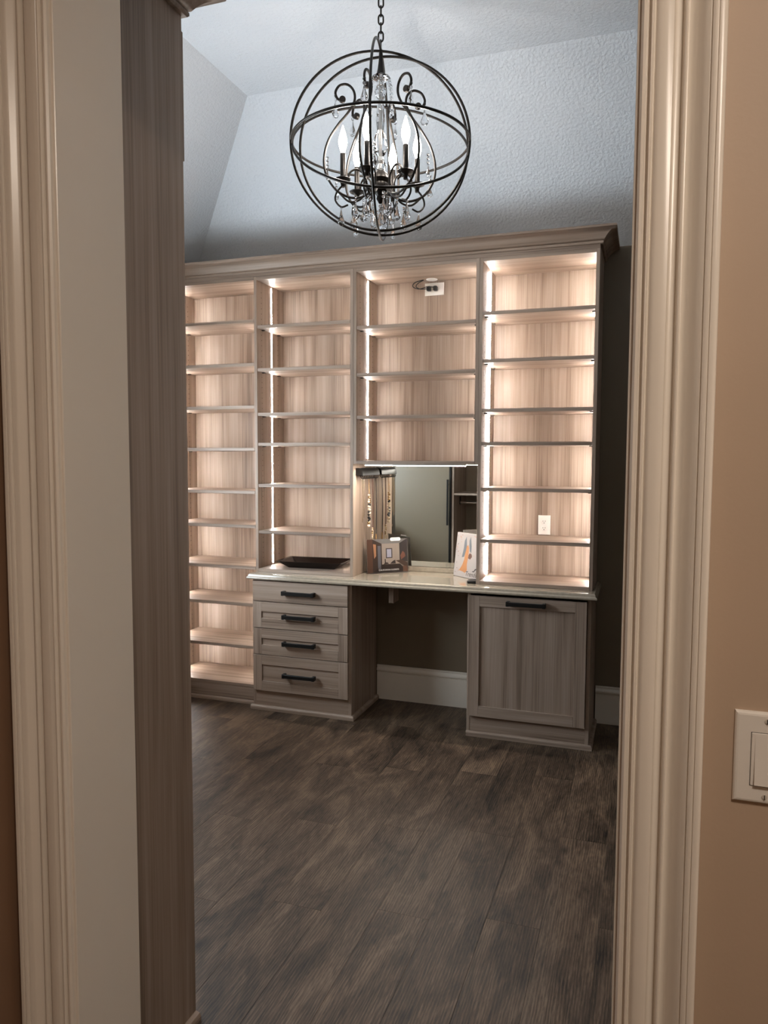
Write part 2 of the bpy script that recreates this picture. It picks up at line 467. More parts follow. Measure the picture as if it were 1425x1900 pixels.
tA = tower('shelf_tower', 'tall floor-standing lit shelf tower against the left wall, with nine shelves', XA0, XA1, .105, Z1, [2.379, 2.117, 1.8585, 1.601, 1.3345, 1.122, .8637, .6300, .3600], right_panel=False, proud=.004)
tB = tower('shelf_tower', 'lit shelf tower on the counter above the four-drawer cabinet', XB0, XB1, Zc+.0004, Z1, SH, proud=.0010)
tC = tower('shelf_tower', 'short lit wall shelf unit hung above the mirror', XC0, XC1, 1.515, Z1, [2.303, 2.032, 1.7864], proud=.0022)
tD = tower('shelf_tower', 'lit shelf tower on the counter above the tilt-out door cabinet', XD0, XD1, Zc+.0004, Z1, SH, proud=.007)
# base of the floor-standing tower
obj('side_panel', mbox(XA0-PB+.0004, XA0, DT, YB, 0, .1045), wood_z, tA)
obj('toe_kick', mbox(XA0+.0005, XA1-.0005, DT+.003, DT+.019, 0, .1045), wood_x, tA)
SHOE = [(0,0),(.013,0),(.013,.012),(.010,.019),(.006,.022),(0,.022)]
bm = bmesh.new(); sweep(bm, [(XA0-PB, DT-.0002), (XA1-.0005, DT-.0002)], SHOE); obj('shoe_molding', bm, wood_x, tA)
# task strip under the short unit
bm = mbox(-1.548, -.945, 4.1335, 4.1465, 1.5075, 1.5148); ts = obj('light_channel', bm, m_alu, tC)
obj('task_light', mbox(-1.545, -.948, 4.1340, 4.1460, 1.5052, 1.5074), m_task, ts)

# fascia and crown molding over all four towers
XE = XD1 + PB
cr = thing('crown_molding', 'grey oak crown molding running along the top of the shelf towers', 'molding', (-1.6, DT, Z1+PB))
bm = bmesh.new()
box(bm, XL+.001, XE, DT-.001, DT+.018, Z1+PB+.0004, 2.668, bev=.0006); obj('fascia', bm, wood_x, cr)
box_side = bmesh.new(); box(box_side, XE-.019, XE, DT+.0185, YW-.003, Z1+PB+.0004, 2.668); obj('fascia', box_side, wood_y, cr)
CROWN = [(0,2.660),(.010,2.660),(.014,2.664),(.014,2.671),(.011,2.674),(.0175,2.6765),(.022,2.683),(.030,2.694),(.042,2.706),(.056,2.7155),(.070,2.7205),(.078,2.7225),(.081,2.7255),(.081,2.7335),(.078,2.7365),(0,2.7365)]
bm = bmesh.new(); sweep(bm, [(XL+.001, DT-.0012), (XE+.0012, DT-.0012), (XE+.0012, YW-.003)], CROWN); obj('cove', bm, wood_x, cr, smooth=True)
bm = mbox(XL+.001, XE, DT+.02, YW-.003, 2.69, 2.70); obj('dust_cover', bm, wood_x, cr)

# ------------------------------------------------------------------ base cabinets and counter
FB = 4.066           # body front of the base cabinets
FY = 4.047           # face of drawers and door
def handle(parent, xc, zc, L=.212):
    bm = bmesh.new(); y1 = FY; h = .0108
    box(bm, xc-L/2+.004, xc+L/2-.004, y1-.036, y1-.021, zc-h, zc+h, bev=.0018)
    for s in (-1, 1):
        xe = xc + s*(L/2-.009)
        box(bm, xe-.009, xe+.009, y1-.0355, y1, zc-h-.0022, zc+h+.0022, bev=.002)
    o = obj('handle', bm, m_black, parent); o['label'] = 'matte black bar handle'
    return o
def framed(parent_part, x0, x1, z0, z1, st, rt, rb, panel_mat):
    """rails and stiles round a recessed panel; parent_part is the panel mesh"""
    th = .018
    for a, b_ in ((x0, x0+st), (x1-st, x1)): obj('stile', mbox(a, b_, FY, FB-.0005, z0, z1, bev=.0009), wood_z, parent_part)
    obj('rail', mbox(x0+st+.0002, x1-st-.0002, FY, FB-.0005, z1-rt, z1, bev=.0009), wood_x, parent_part)
    obj('rail', mbox(x0+st+.0002, x1-st-.0002, FY, FB-.0005, z0, z0+rb, bev=.0009), wood_x, parent_part)
def base_cab(name, label, x0, x1, cat):
    t = thing(name, label, cat, ((x0+x1)/2, (FB+YB)/2, 0))
    obj('side_panel', mbox(x0, x0+PB, FB, YB, 0, .8095, bev=.0007), wood_z, t)
    obj('side_panel', mbox(x1-PB, x1, FB, YB, 0, .8095, bev=.0007), wood_z, t)
    obj('back_panel', mbox(x0+PB, x1-PB, YB-.008, YB, .10, .805), wood_z, t)
    obj('bottom_panel', mbox(x0+PB+.0003, x1-PB-.0003, FB, YB-.0085, .10, .119), wood_x, t)
    obj('toe_kick', mbox(x0+PB+.0003, x1-PB-.0003, FB+.0012, FB+.019, 0, .0995), wood_x, t)
    return t
def shoe(t, path):
    bm = bmesh.new(); sweep(bm, path, [(0,0),(.019,0),(.019,.016),(.017,.022),(.012,.0265),(0,.0275)])
    return obj('shoe_molding', bm, wood_x, t)
P0, P1 = -2.2545, -1.6025
tp = base_cab('drawer_cabinet', 'base cabinet with four drawers and black bar handles under the counter', P0, P1, 'cabinet')
obj('filler_panel', mbox(-2.2678, P0-.0003, DT, YB, 0, .8095, bev=.0005), wood_z, tp)
shoe(tp, [(P0-.012, FB-.0002), (P1+.0002, FB-.0002), (P1+.0002, YB)])
DX0, DX1 = -2.2445, -1.6205
d = obj('drawer', mbox(DX0, DX1, FY, FB-.0005, .679, .803, bev=.001), wood_x, tp)
handle(d, -1.931, .739)
for z0, z1 in ((.5145, .6745), (.350, .510), (.1235, .346)):
    d = obj('drawer', mbox(DX0+.057, DX1-.057, FY+.009, FB-.001, z0+.057, z1-.057), wood_x, tp)
    framed(d, DX0, DX1, z0, z1, .0585, .060, .060, wood_x)
    handle(d, -1.929, (z0+z1)/2 if z1 < .345 else (z0+z1)/2)
Q0, Q1 = -.9095, -.2455
tq = base_cab('hamper_cabinet', 'base cabinet with one large framed tilt-out door under the counter right end', Q0, Q1, 'cabinet')
shoe(tq, [(Q0+.0, FB-.0002), (Q1+.0002, FB-.0002), (Q1+.0002, YB)])
bm = bmesh.new()
HX0, HX1, HZ0, HZ1 = -.899, -.267, .117, .796
dr = obj('door', mbox(HX0+.058, HX1-.058, FY+.009, FB-.001, HZ0+.057, HZ1-.057), wood_z, tq)
framed(dr, HX0, HX1, HZ0, HZ1, .060, .059, .060, wood_z)
handle(dr, -.584, .766)

# countertop with moulded front edge (profile: y towards the room, z)
ct = thing('countertop', 'cream stone countertop with moulded front edge spanning both base cabinets', 'countertop', (-1.25, 4.28, .81))
E0, E1 = -2.262, -.2335
EDGE = [(0,.8105),(.012,.8105),(.0165,.8135),(.0175,.819),(.0155,.8245),(.0105,.8275),(.009,.8305),(.0085,.8355),(.006,.8405),(.001,.8445),(-.006,.845),(-.30,.845),(-.30,.8105)]
bm = bmesh.new(); sweep(bm, [(E0, 4.127), (E0, 4.048), (E1, 4.048), (E1, YB)], EDGE[:-2]+[(-.02,.845),(-.02,.8105)])
obj('moulded_edge', bm, m_stone, ct, smooth=True)
bm = mbox(E0+.0201, E1-.0201, 4.0681, YB+.0005, .8105, .845); box(bm, -2.2678, E0+.0201, 4.1335, YB+.0005, .8105, .845); obj('slab', bm, m_stone, ct)
obj('backsplash', mbox(XB1+PB+.001, XD0-PB-.001, 4.478, 4.497, .8455, .874, bev=.002), m_stone, ct)
obj('support_cleat', mbox(-1.418, -1.388, 4.20, 4.30, .690, .8100, bev=.001), wood_z, ct)

# mirror between counter and short unit
mr = thing('wall_mirror', 'frameless wall mirror over the counter below the short shelf unit', 'mirror', (-1.25, 4.50, .876))
obj('backing', mbox(XB1+PB+.002, XD0-PB-.002, 4.4985, 4.504, .876, 1.5135), m_dark, mr)
obj('mirror_pane', mbox(XB1+PB+.002, XD0-PB-.002, 4.4945, 4.4984, .876, 1.5135, bev=.0004), m_mirror, mr)

# ------------------------------------------------------------------ closet run on the door wall (its side shows beside the doorway, its front in the mirror)
WF, WX0, WX1 = 1.707, -1.80, -1.135
wd = thing('wardrobe_unit', 'tall oak wardrobe unit beside the doorway, its plain side towards the opening', 'wardrobe', (-1.46, 1.43, 0))
obj('side_panel', mbox(WX1-PB, WX1, YD1+.002, WF, 0, 2.664, bev=.0008), wood_z, wd)
obj('side_panel', mbox(WX0, WX0+PB, YD1+.002, WF, 0, 2.664, bev=.0008), wood_z, wd)
for z in (1.195, 2.295, 2.645): obj('shelf', mbox(WX0+PB+.0005, WX1-PB-.0005, YD1+.012, WF-.002, z-PB/2, z+PB/2, bev=.0007), wood_x, wd)
obj('toe_kick', mbox(WX0+PB, WX1-PB, WF-.02, WF-.002, 0, .10), wood_x, wd)
obj('bottom_panel', mbox(WX0+PB+.0005, WX1-PB-.0005, YD1+.012, WF-.002, .1005, .12), wood_x, wd)
obj('door', mbox(WX0+.004, WX1-.0005, WF+.0003, WF+.0065, 2.306, 2.624, bev=.001), wood_z, wd)
bm = bmesh.new(); tube(bm, [(WX0+PB, 1.45, 1.10), (WX1-PB, 1.45, 1.10)], .014, 12)
rod = obj('hanging_rod', bm, m_alu, wd, smooth=True)
for xx in (WX0+PB+.004, WX1-PB-.004):
    bm = bmesh.new(); box(bm, xx-.004, xx+.004, 1.43, 1.47, 1.08, 1.16, bev=.002); obj('rod_bracket', bm, m_black, rod)
bm = bmesh.new(); sweep(bm, [(WX1+.0002, YD1+.002), (WX1+.0002, WF), ], [(0,0),(.016,0),(.016,.010),(.012,.018),(0,.022)][::1])
obj('shoe_molding', bm, wood_y, wd)
bm = bmesh.new(); sweep(bm, [(WX1+.0005, YD1+.003), (WX1+.0005, WF+.0005), (-2.40, WF+.0005)], CROWN); obj('crown', bm, wood_x, wd, smooth=True)

tc = thing('tall_cabinet', 'tall taupe cabinet door with long black pull, seen in the mirror', 'cabinet', (-2.1, 1.42, 0))
obj('body', mbox(-2.40, WX0-.012, YD1+.002, WF-.02, 0, 2.66, bev=.001), wood_z, tc)
td = obj('door', mbox(-2.395, WX0-.03, WF-.0195, WF, .10, 2.655, bev=.0015), m_door, tc)
bm = bmesh.new(); box(bm, WX0-.048, WX0-.030, WF+.022, WF+.036, .885, 1.34, bev=.002)
for zz in (.93, 1.29): box(bm, WX0-.045, WX0-.034, WF, WF+.024, zz-.008, zz+.008)
obj('pull', bm, m_black, td)
obj('shadow_gap_strip', mbox(WX0-.029, WX0-.013, WF-.0190, WF+.001, .10, 2.655), m_black, tc)  # black strip stands for the shadowed gap beside the door
# unseen dresser shape, added to keep window light off the drawers and floor
ld = thing('dresser_light_block', 'added unseen oak dresser shape that blocks light from the left wall window', 'light blocker', (-2.66, 2.75, 0))
obj('body', mbox(XL+.018, -2.425, 1.80, 3.38, 0, .86, bev=.001), wood_z, ld)
obj('top_board', mbox(XL+.018, -2.385, 1.79, 3.39, .8605, .888, bev=.003), wood_y, ld)
for r in range(4):
    for c in range(3):
        d = obj('drawer', mbox(-2.4245, -2.405, 1.815+c*.522, 2.325+c*.522, .11+r*.187, .29+r*.187, bev=.001), wood_y, ld)
        yc = 2.07+c*.522; zc = .20+r*.187
        obj('handle', mbox(-2.4048, -2.378, yc-.10, yc+.10, zc-.009, zc+.009, bev=.003), m_black, d)

# ------------------------------------------------------------------ chandelier
CHK = 3.0/2.6
CH = Vector((-1.0568, 3.0, 2.831)); RS = .316
ch = thing('chandelier', 'black orb chandelier with lit candle bulbs and hanging crystals', 'chandelier', CH, rot=(0, 0, math.atan2(.9159, 2.6)))
ch.scale = (CHK, CHK, CHK)
def ring(R, th, psi=0, r=.0046, dx=0):
    """great circle through the local x axis, plane raised by th towards the far side, then turned by psi about z"""
    pts = []
    for k in range(96):
        a = 2*PI*k/96
        p = Vector((R*math.cos(a), R*math.sin(a)*math.cos(th), R*math.sin(a)*math.sin(th)))
        p.rotate(Euler((0, 0, psi))); p.x += dx; pts.append(p)
    bm = bmesh.new(); tube(bm, pts, r, 8, closed=True)
    return obj('orb_ring', bm, m_bronze, ch, smooth='all')
ring(RS, math.radians(90), math.radians(6))
ring(RS*1.012, math.radians(90), math.radians(84))
ring(RS*.958, math.radians(88), math.radians(-7), dx=.012)
ring(RS*.995, 0)
ring(RS*.985, math.radians(46), math.radians(3))
# chain to the ceiling and canopy
ztop = (ZF - CH.z)/CHK
def link(z, turn):
    pts = []
    for k in range(20):
        a = 2*PI*k/20
        u = .0085*math.cos(a); v = .0125*math.sin(a) + (.0045 if math.sin(a) > 0 else -.0045)
        pts.append((u, 0, z+v) if turn else (0, u, z+v))
    bm = bmesh.new(); tube(bm, pts, .0030, 6, closed=True); return bm
z = RS+.020; k = 0
while z < ztop - .03:
    obj('chain_link', link(z, k % 2), m_bronze, ch, smooth='all'); z += .0285; k += 1
bm = bmesh.new(); lathe(bm, [(0, ztop-.026), (.012, ztop-.026), (.018, ztop-.020), (.05, ztop-.012), (.055, ztop-.002), (0, ztop-.002)], n=28); obj('canopy', bm, m_bronze, ch, smooth=True)
# stem cone, crystal column, hub
bm = bmesh.new(); lathe(bm, [(0, RS+.004), (.006, RS+.004), (.007, RS-.03), (.011, RS-.06), (.016, RS-.085), (.0, RS-.085)], n=20); obj('stem', bm, m_bronze, ch, smooth=True)
bm = bmesh.new(); lathe(bm, [(0,.229),(.030,.229),(.034,.224),(.026,.218),(.012,.212),(.012,.20),(.017,.192),(.021,.178),(.017,.162),(.011,.154),(.013,.12),(.016,.08),(.012,.045),(.018,.032),(.025,.012),(.026,-.012),(.018,-.034),(.011,-.044),(.014,-.06),(.022,-.075),(.014,-.092),(0,-.092)], n=12)
obj('crystal_column', bm, m_glass, ch)
bm = bmesh.new(); lathe(bm, [(0,.212),(.0045,.212),(.0045,-.09),(0,-.09)], n=8); obj('rod', bm, m_alu, ch, smooth=True)
bm = bmesh.new(); lathe(bm, [(0,-.094),(.016,-.094),(.030,-.108),(.034,-.122),(.026,-.136),(.030,-.150),(.022,-.168),(.012,-.180),(.014,-.190),(.006,-.205),(0,-.208)], n=20); obj('hub', bm, m_bronze, ch, smooth=True)
ARM = [(.026,-.150),(.055,-.182),(.105,-.192),(.160,-.168),(.194,-.115),(.200,-.060),(.184,0),(.150,.055),(.114,.100),(.093,.140),(.096,.173),(.118,.192),(.146,.186),(.160,.162),(.152,.141),(.136,.140)]
CURL = [(.150,-.176),(.112,-.206),(.072,-.196),(.050,-.158),(.055,-.115),(.084,-.094),(.110,-.108),(.112,-.136),(.094,-.146)]
HOOK = [(.134,-.150),(.156,-.178),(.160,-.206),(.140,-.226),(.116,-.218)]
share = {}
def shared(key, make, mat, name, parent, loc, rotz=0, smooth=False):
    """parts built once round their own origin, then copied with shared mesh data"""
    if key not in share:
        o = obj(name, make(), mat, parent, smooth=smooth, origin=(0,0,0)); share[key] = o.data
    else:
        o = obj(name, None, None, parent, share=(share[key], (0,0,0)))
    o.location = Vector(loc) - ORG[parent.name]; o.rotation_euler = (0, 0, rotz); ORG[o.name] = Vector(loc)
    return o
def path_bm(ctrl, r, disc=None):
    bm = bmesh.new(); tube(bm, spline([(a, 0, b) for a, b in ctrl], 7), r, 8)
    if disc: lathe(bm, [(0,-.006),(.011,-.006),(.012,0),(.011,.006),(.006,.008),(0,.008)], (disc[0], 0, disc[1]), 14, axis='Y')
    return bm
def pendalogue(L=.046, wd=.0115):
    """faceted pear-shaped crystal drop hanging below its origin"""
    bm = bmesh.new()
    lathe(bm, [(0,0),(.0022,-.001),(wd*.45,-L*.35),(wd*.95,-L*.66),(wd,-L*.76),(wd*.72,-L*.92),(0,-L)], n=8)
    for v in bm.verts: v.co.y *= .6
    return bm
def bead(r=.0062):
    bm = bmesh.new(); lathe(bm, [(0,-r),(r*.75,-r*.7),(r,0),(r*.75,r*.7),(0,r)], n=8)
    for v in bm.verts: v.co.y *= .7
    return bm
def drop(r, z, a, L='m', nb=1):
    p = Vector((r*math.sin(a), -r*math.cos(a), z))
    for k in range(nb):
        shared('bead', bead, m_glass, 'crystal_bead', ch, p - Vector((0,0,.0075+k*.0135)), a)
    Lm = {'s': (.040, .0105), 'm': (.056, .0145), 'l': (.068, .0180)}[L]
    shared('pend'+L, lambda: pendalogue(*Lm), m_glass, 'crystal_drop', ch, p - Vector((0,0,.001+nb*.0135)), a*1.7)
ANG = [math.radians(v) for v in (-20, 40, 100, 160, -140, -80)]
for i, a in enumerate(ANG):
    rz = a - PI/2          # local +x of the arm points to (sin a, -cos a)
    shared('arm', lambda: path_bm(ARM, .0044, (.136, .140)), m_bronze, 'arm', ch, (0,0,0), rz, True)
    shared('curl', lambda: path_bm(CURL, .0036), m_bronze, 'scroll', ch, (0,0,0), rz, True)
    shared('hook', lambda: path_bm(HOOK, .0034), m_bronze, 'scroll', ch, (0,0,0), rz, True)
    p = Vector((.134*math.sin(a), -.134*math.cos(a), 0))
    def cup():
        bm = bmesh.new(); lathe(bm, [(0,-.158),(.007,-.158),(.008,-.146),(.012,-.140),(.026,-.134),(.028,-.130),(.026,-.1285),(.013,-.131),(0,-.131)], n=18); return bm
    def sleeve():
        bm = bmesh.new(); lathe(bm, [(0,-.131),(.0095,-.131),(.0095,-.044),(.008,-.042),(0,-.042)], n=14); return bm
    def flame():
        bm = bmesh.new(); lathe(bm, [(0,-.042),(.0065,-.042),(.0078,-.036),(.0135,-.018),(.0155,-.006),(.0145,.006),(.0100,.024),(.0052,.040),(.0022,.050),(0,.054)], n=16); return bm
    shared('cup', cup, m_bronze, 'drip_cup', ch, p, 0, True)
    shared('sleeve', sleeve, m_bronze, 'candle_sleeve', ch, p, 0, True)
    shared('flame', flame, m_bulb, 'bulb', ch, p, 0, True)
    drop(.160, .158, a, 'm', 2)
    drop(.200, -.075, a + .25, 's', 3)
    drop(.140, -.222, a, 'm', 1)
    drop(.105, -.195, a + .45, 'm', 2)
    drop(.060, -.185, a - .3, 'm', 2)
    for k in range(6):          # bead swag from the top dish
        r = .033 + .010*math.sin(k/5*PI*.6)
        shared('bead', bead, m_glass, 'crystal_bead', ch, (r*math.sin(a+.4), -r*math.cos(a+.4), .216-.0135*k), a)
    shared('pends', lambda: pendalogue(.034, .0085), m_glass, 'crystal_drop', ch, (.043*math.sin(a+.4), -.043*math.cos(a+.4), .138), a)
for k in range(3):
    a = 2*PI*k/3 + .5; drop(.026, -.195, a, 'l', 2)
drop(.0, -.208, 0, 'l', 2)

# ------------------------------------------------------------------ things on the counter and shelves
# serving tray
ty = thing('serving_tray', 'dark lacquered rectangular tray with flared rim on the tower bottom', 'tray', (-1.945, 4.315, Zc+PB+.0008), rot=(0, 0, math.radians(4)))
bm = bmesh.new()
def loop(a, b, z): return [bm.verts.new(p) for p in ((-a,-b,z),(a,-b,z),(a,b,z),(-a,b,z))]
L0 = loop(.150,.075,0); L1 = loop(.205,.118,.040); L2 = loop(.222,.130,.042); L2b = loop(.222,.130,.0445); L3 = loop(.203,.116,.043); L4 = loop(.150,.075,.004)
for A, B in ((L0,L1),(L1,L2),(L2,L2b),(L2b,L3),(L3,L4)):
    for k in range(4): bm.faces.new((A[k],A[(k+1)%4],B[(k+1)%4],B[k]))
bm.faces.new(L0); bm.faces.new(L4)
es = [e for e in bm.edges]
bmesh.ops.bevel(bm, geom=es, offset=.0015, segments=2, affect='EDGES')
obj('tray_body', bm, m_tray, ty)

# duplex outlet in the right tower
def plate_bm(w_, h_, t, y, cx, cz, bev=.0035):
    bm = bmesh.new(); box(bm, cx-w_/2, cx+w_/2, y-t, y, cz-h_/2, cz+h_/2); 
    es = [e for e in bm.edges if all(abs(v.co.y-(y-t)) < 1e-6 for v in e.verts)]
    bmesh.ops.bevel(bm, geom=es, offset=bev, segments=3, affect='EDGES', profile=.5)
    return bm
YP = YB-.0083
ot = thing('wall_outlet', 'white duplex outlet on the back of the right shelf tower', 'outlet', (-.551, YP, 1.103))
obj('cover_plate', plate_bm(.0705, .1145, .006, YP, -.551, 1.160), m_plate, ot)
for dz in (-.0195, .0195):
    bm = bmesh.new(); lathe(bm, [(0,0),(.0172,0),(.0172,-.0024),(.0162,-.0032),(0,-.0032)], (-.551, YP-.0060, 1.160+dz), 24, axis='Y')
    rc = obj('receptacle', bm, m_plate, ot, smooth=True)
    bm = bmesh.new(); yq = YP-.0096
    for dx in (-.0064, .0064): box(bm, -.551+dx-.0011, -.551+dx+.0011, yq, yq+.002, 1.160+dz-.001, 1.160+dz+.0075)
    box(bm, -.551-.0022, -.551+.0022, yq, yq+.002, 1.160+dz-.0098, 1.160+dz-.0050)
    obj('slots', bm, m_dark, rc)
# landscape outlet with two plugs, cable grommet
op = thing('wall_outlet', 'white sideways outlet with two black plugs at the top of the short unit', 'outlet', (-1.232, YP, 2.533))
obj('cover_plate', plate_bm(.119, .074, .006, YP, -1.232, 2.5705), m_plate, op)
for dx in (-.0195, .0195):
    bm = bmesh.new(); lathe(bm, [(0,0),(.0172,0),(.0172,-.0024),(.0162,-.0032),(0,-.0032)], (-1.240+dx, YP-.0060, 2.5705), 24, axis='Y'); obj('receptacle', bm, m_plate, op, smooth=True)
for i, dx in enumerate((-.0215, .0195)):
    pg = thing('power_plug', 'black power plug and cord in the sideways outlet, ' + ('nearer the cable hole' if i == 0 else 'in the right-hand socket'), 'plug', (-1.240+dx, YP-.01, 2.570))
    bm = bmesh.new(); box(bm, -1.240+dx-.012, -1.240+dx+.012, YP-.036, YP-.0095, 2.5705-.014, 2.5705+.014, bev=.004); obj('plug_body', bm, m_rubber, pg)
    px = -1.240+dx
    if i == 0: pts = [(px-.010, YP-.026, 2.571), (px-.05, YP-.034, 2.570), (px-.075, YP-.04, 2.584), (px-.062, YP-.045, 2.602), (px-.025, 4.444, 2.619)]
    else: pts = [(px-.008, YP-.030, 2.577), (px-.045, YP-.042, 2.579), (px-.095, YP-.046, 2.568), (px-.133, YP-.05, 2.583), (px-.122, YP-.05, 2.606), (px-.07, 4.444, 2.6195)]
    bm = bmesh.new(); tube(bm, spline(pts, 8), .0026, 8); obj('cord', bm, m_rubber, pg, smooth=True)
bm = bmesh.new(); lathe(bm, [(0,0),(.034,0),(.034,-.003),(.030,-.005),(0,-.005)], (-1.236, 4.444, Z1-.0002), 28)
gm = obj('cable_grommet', bm, m_plate, None, smooth=True); tag(gm, 'round white cable grommet in the top of the short shelf unit', 'grommet')

# jewellery rack and necklaces on the side of the left counter tower
RX = XB1 + PB
nr = thing('necklace_rack', 'black jewellery rack with hooks on the tower side beside the mirror', 'jewelry rack', (RX, 4.30, 1.42))
bm = bmesh.new()
pr = [(0,1.490),(.018,1.490),(.034,1.484),(.043,1.470),(.046,1.446),(.040,1.443),(.036,1.447),(0,1.447)]
A = [bm.verts.new((RX+.0004+o, 4.175, z)) for o, z in pr]; B = [bm.verts.new((RX+.0004+o, 4.475, z)) for o, z in pr]
for j in range(len(pr)): bm.faces.new((A[j], A[(j+1)%len(pr)], B[(j+1)%len(pr)], B[j]))
bm.faces.new(A); bm.faces.new(list(reversed(B)))
obj('rack_body', bm, m_black, nr, smooth=True)
HOOKY = [4.195 + .031*k for k in range(9)]
for y in HOOKY:
    bm = bmesh.new(); pts = [(RX+.022, y, 1.447), (RX+.026, y, 1.434), (RX+.034, y, 1.426), (RX+.043, y, 1.429), (RX+.047, y, 1.438)]
    tube(bm, spline(pts, 4), .0021, 6); obj('hook', bm, m_black, nr, smooth=True)
HXc, HZc = RX+.034, 1.428
def strand(y, drop_, spread, n):
    """points of a hanging loop seen along x: two sides meeting at the bottom"""
    pts = []
    for k in range(n+1):
        t = k/n; s = -1 if t < .5 else 1; q = 1-abs(2*t-1)
        pts.append(Vector((HXc + .004*math.sin(q*3), y + s*spread*math.sin(min(1, q*1.4)*PI/2)*(1-q**6), HZc - drop_*q)))
    return pts
def chain_mesh(pts, r, n=5):
    bm = bmesh.new(); tube(bm, pts, r, n); return bm
def bead_string(name, label, y, drop_, spread, spec):
    """spec: function(q) -> (radius, material index) by fraction of the way down; one mesh per material"""
    t = thing(name, label, 'necklace', (HXc, y, HZc-drop_), group='necklaces on the rack')
    pts = strand(y, drop_, spread, 160); obj('cord', chain_mesh(pts, .0007), m_bead_b, t)
    groups = {}; acc = 0; last = None; cur = 0
    lens = [0]
    for a, b_ in zip(pts[:-1], pts[1:]): lens.append(lens[-1] + (b_-a).length)
    s = 0; total = lens[-1]; idx = 0
    while s < total:
        while idx < len(lens)-2 and lens[idx+1] < s: idx += 1
        f = (s-lens[idx])/max(1e-9, lens[idx+1]-lens[idx]); p = pts[idx].lerp(pts[idx+1], f)
        r, m, nm = spec((HZc-p.z)/drop_, s)
        groups.setdefault((m.name, nm), (m, bmesh.new()))
        bmesh.ops.create_icosphere(groups[(m.name, nm)][1], subdivisions=1, radius=r, matrix=Matrix.Translation(p))
        s += r*2.05
    for (mn, nm), (m, bm) in groups.items(): obj(nm, bm, m, t, smooth='all')
    return t
def fine_chain(label, y, drop_, spread, mat, r):
    o = obj('necklace', chain_mesh(strand(y, drop_, spread, 60), r), mat, None, smooth='all'); return tag(o, label, 'necklace', 'necklaces on the rack')
fine_chain('thin gold chain necklace on the hook farthest from the mirror', HOOKY[0], .262, .011, m_silver, .0013)
fine_chain('thin gold chain necklace on the second hook of the black rack', HOOKY[1]-.004, .235, .009, m_silver, .0011)
rnd = random.Random(3)
def spec_gold(q, s):
    if q < .35: return .0022, m_gold, 'small_beads'
    r = .0055 + .005*((q-.35)/.65)*rnd.random() + .001
    return (r, m_pearl, 'cream_beads') if rnd.random() < .55 else ((r, m_bead_k, 'black_beads') if rnd.random() < .6 else (r, m_gold, 'gold_beads'))
bead_string('necklace', 'chunky cream, gold and black bead necklace in the middle of the rack', HOOKY[4]-.012, .292, .010, spec_gold)
def spec_brown(q, s): return (.0036, m_bead_b, 'brown_beads') if q < .72 else (.0052, m_gold if int(s*150) % 2 else m_pearl, 'pendant_beads' if int(s*150) % 2 else 'cream_beads')
bead_string('necklace', 'long dark brown bead necklace ending in gold beads', HOOKY[6]-.010, .43, .0065, spec_brown)
def spec_black(q, s): return (.0030, m_bead_k, 'black_beads') if q < .8 else (.0050, m_gold, 'gold_beads')
bead_string('necklace', 'long black bead necklace on the hook nearest the mirror', HOOKY[8]-.006, .44, .006, spec_black)

# picture brochure in an acrylic holder. local frame: x along its width, y into the page, z up
def text(name, s, size, mat, parent, loc, xscale=1.0, shear=0, align='CENTER'):
    cu = bpy.data.curves.new(name, 'FONT'); cu.body = s; cu.size = size; cu.align_x = align; cu.shear = shear; cu.extrude = .00015
    tmp = bpy.data.objects.new(name, cu); C.objects.link(tmp)
    dg = bpy.context.evaluated_depsgraph_get(); dg.update()
    me = bpy.data.meshes.new_from_object(tmp.evaluated_get(dg)); bpy.data.objects.remove(tmp)
    bm = bmesh.new(); bm.from_mesh(me)
    for v in bm.verts: v.co = Vector((v.co.x*xscale + loc[0], loc[1] - v.co.z, v.co.y + loc[2]))
    o = obj(name, bm, mat, parent); return o
def flat(col, rough=.4): return plain('print_%d' % len(bpy.data.materials), col, rough)
b0, b1 = Vector((-1.5785, 4.272, 0)), Vector((-1.378, 4.452, 0))
BW, BH = (b1-b0).length, .205
ang = math.atan2(b1.y-b0.y, b1.x-b0.x)
br = thing('brochure', 'picture brochure of a dark wood dressing room standing on the counter', 'brochure', (b0.x, b0.y, Zc+.0035), rot=(math.radians(-5), 0, ang))
pg = obj('page', mbox(0, BW, 0, .0015, 0, BH), flat((.16, .14, .12)), br)
def patch(name, pts, col, lay, par=pg):
    """flat printed area given as fractions of the page (u right, v up)"""
    bm = bmesh.new(); y = -.0001 - lay*.00012
    f = bm.faces.new([bm.verts.new((u*BW, y, v*BH)) for u, v in pts])
    r_ = bmesh.ops.extrude_face_region(bm, geom=[f]); 
    for v in [g for g in r_['geom'] if isinstance(g, bmesh.types.BMVert)]: v.co.y += .0001
    return obj(name, bm, flat(col, .35), par)
R4 = lambda a, b_, c, d_: [(a,c),(b_,c),(b_,d_),(a,d_)]
patch('picture_wall', R4(.36,.80,.22,.86), (.26,.215,.18), 1)
patch('picture_ceiling', [(.14,1),(.98,1),(.80,.86),(.36,.86)], (.15,.14,.135), 1)
patch('picture_side', R4(.0,.135,0,1), (.075,.037,.024), 1)
patch('picture_closet', [(.135,1),(.36,.86),(.36,.08),(.135,0)], (.035,.022,.016), 1)
patch('picture_clothes', [(.15,.86),(.22,.84),(.22,.50),(.17,.42)], (.34,.17,.09), 2)
patch('picture_curtain', R4(.26,.335,.1,.80), (.10,.10,.115), 2)
patch('picture_dresser_wall', [(.80,.86),(1,1),(1,.3),(.80,.3)], (.032,.027,.026), 1)
patch('picture_floor', [(.135,0),(.36,.24),(.80,.24),(1,.0)], (.020,.013,.010), 2)
patch('picture_dresser', [(.70,.34),(1,.10),(1,.26),(.86,.36)], (.055,.032,.022), 3)
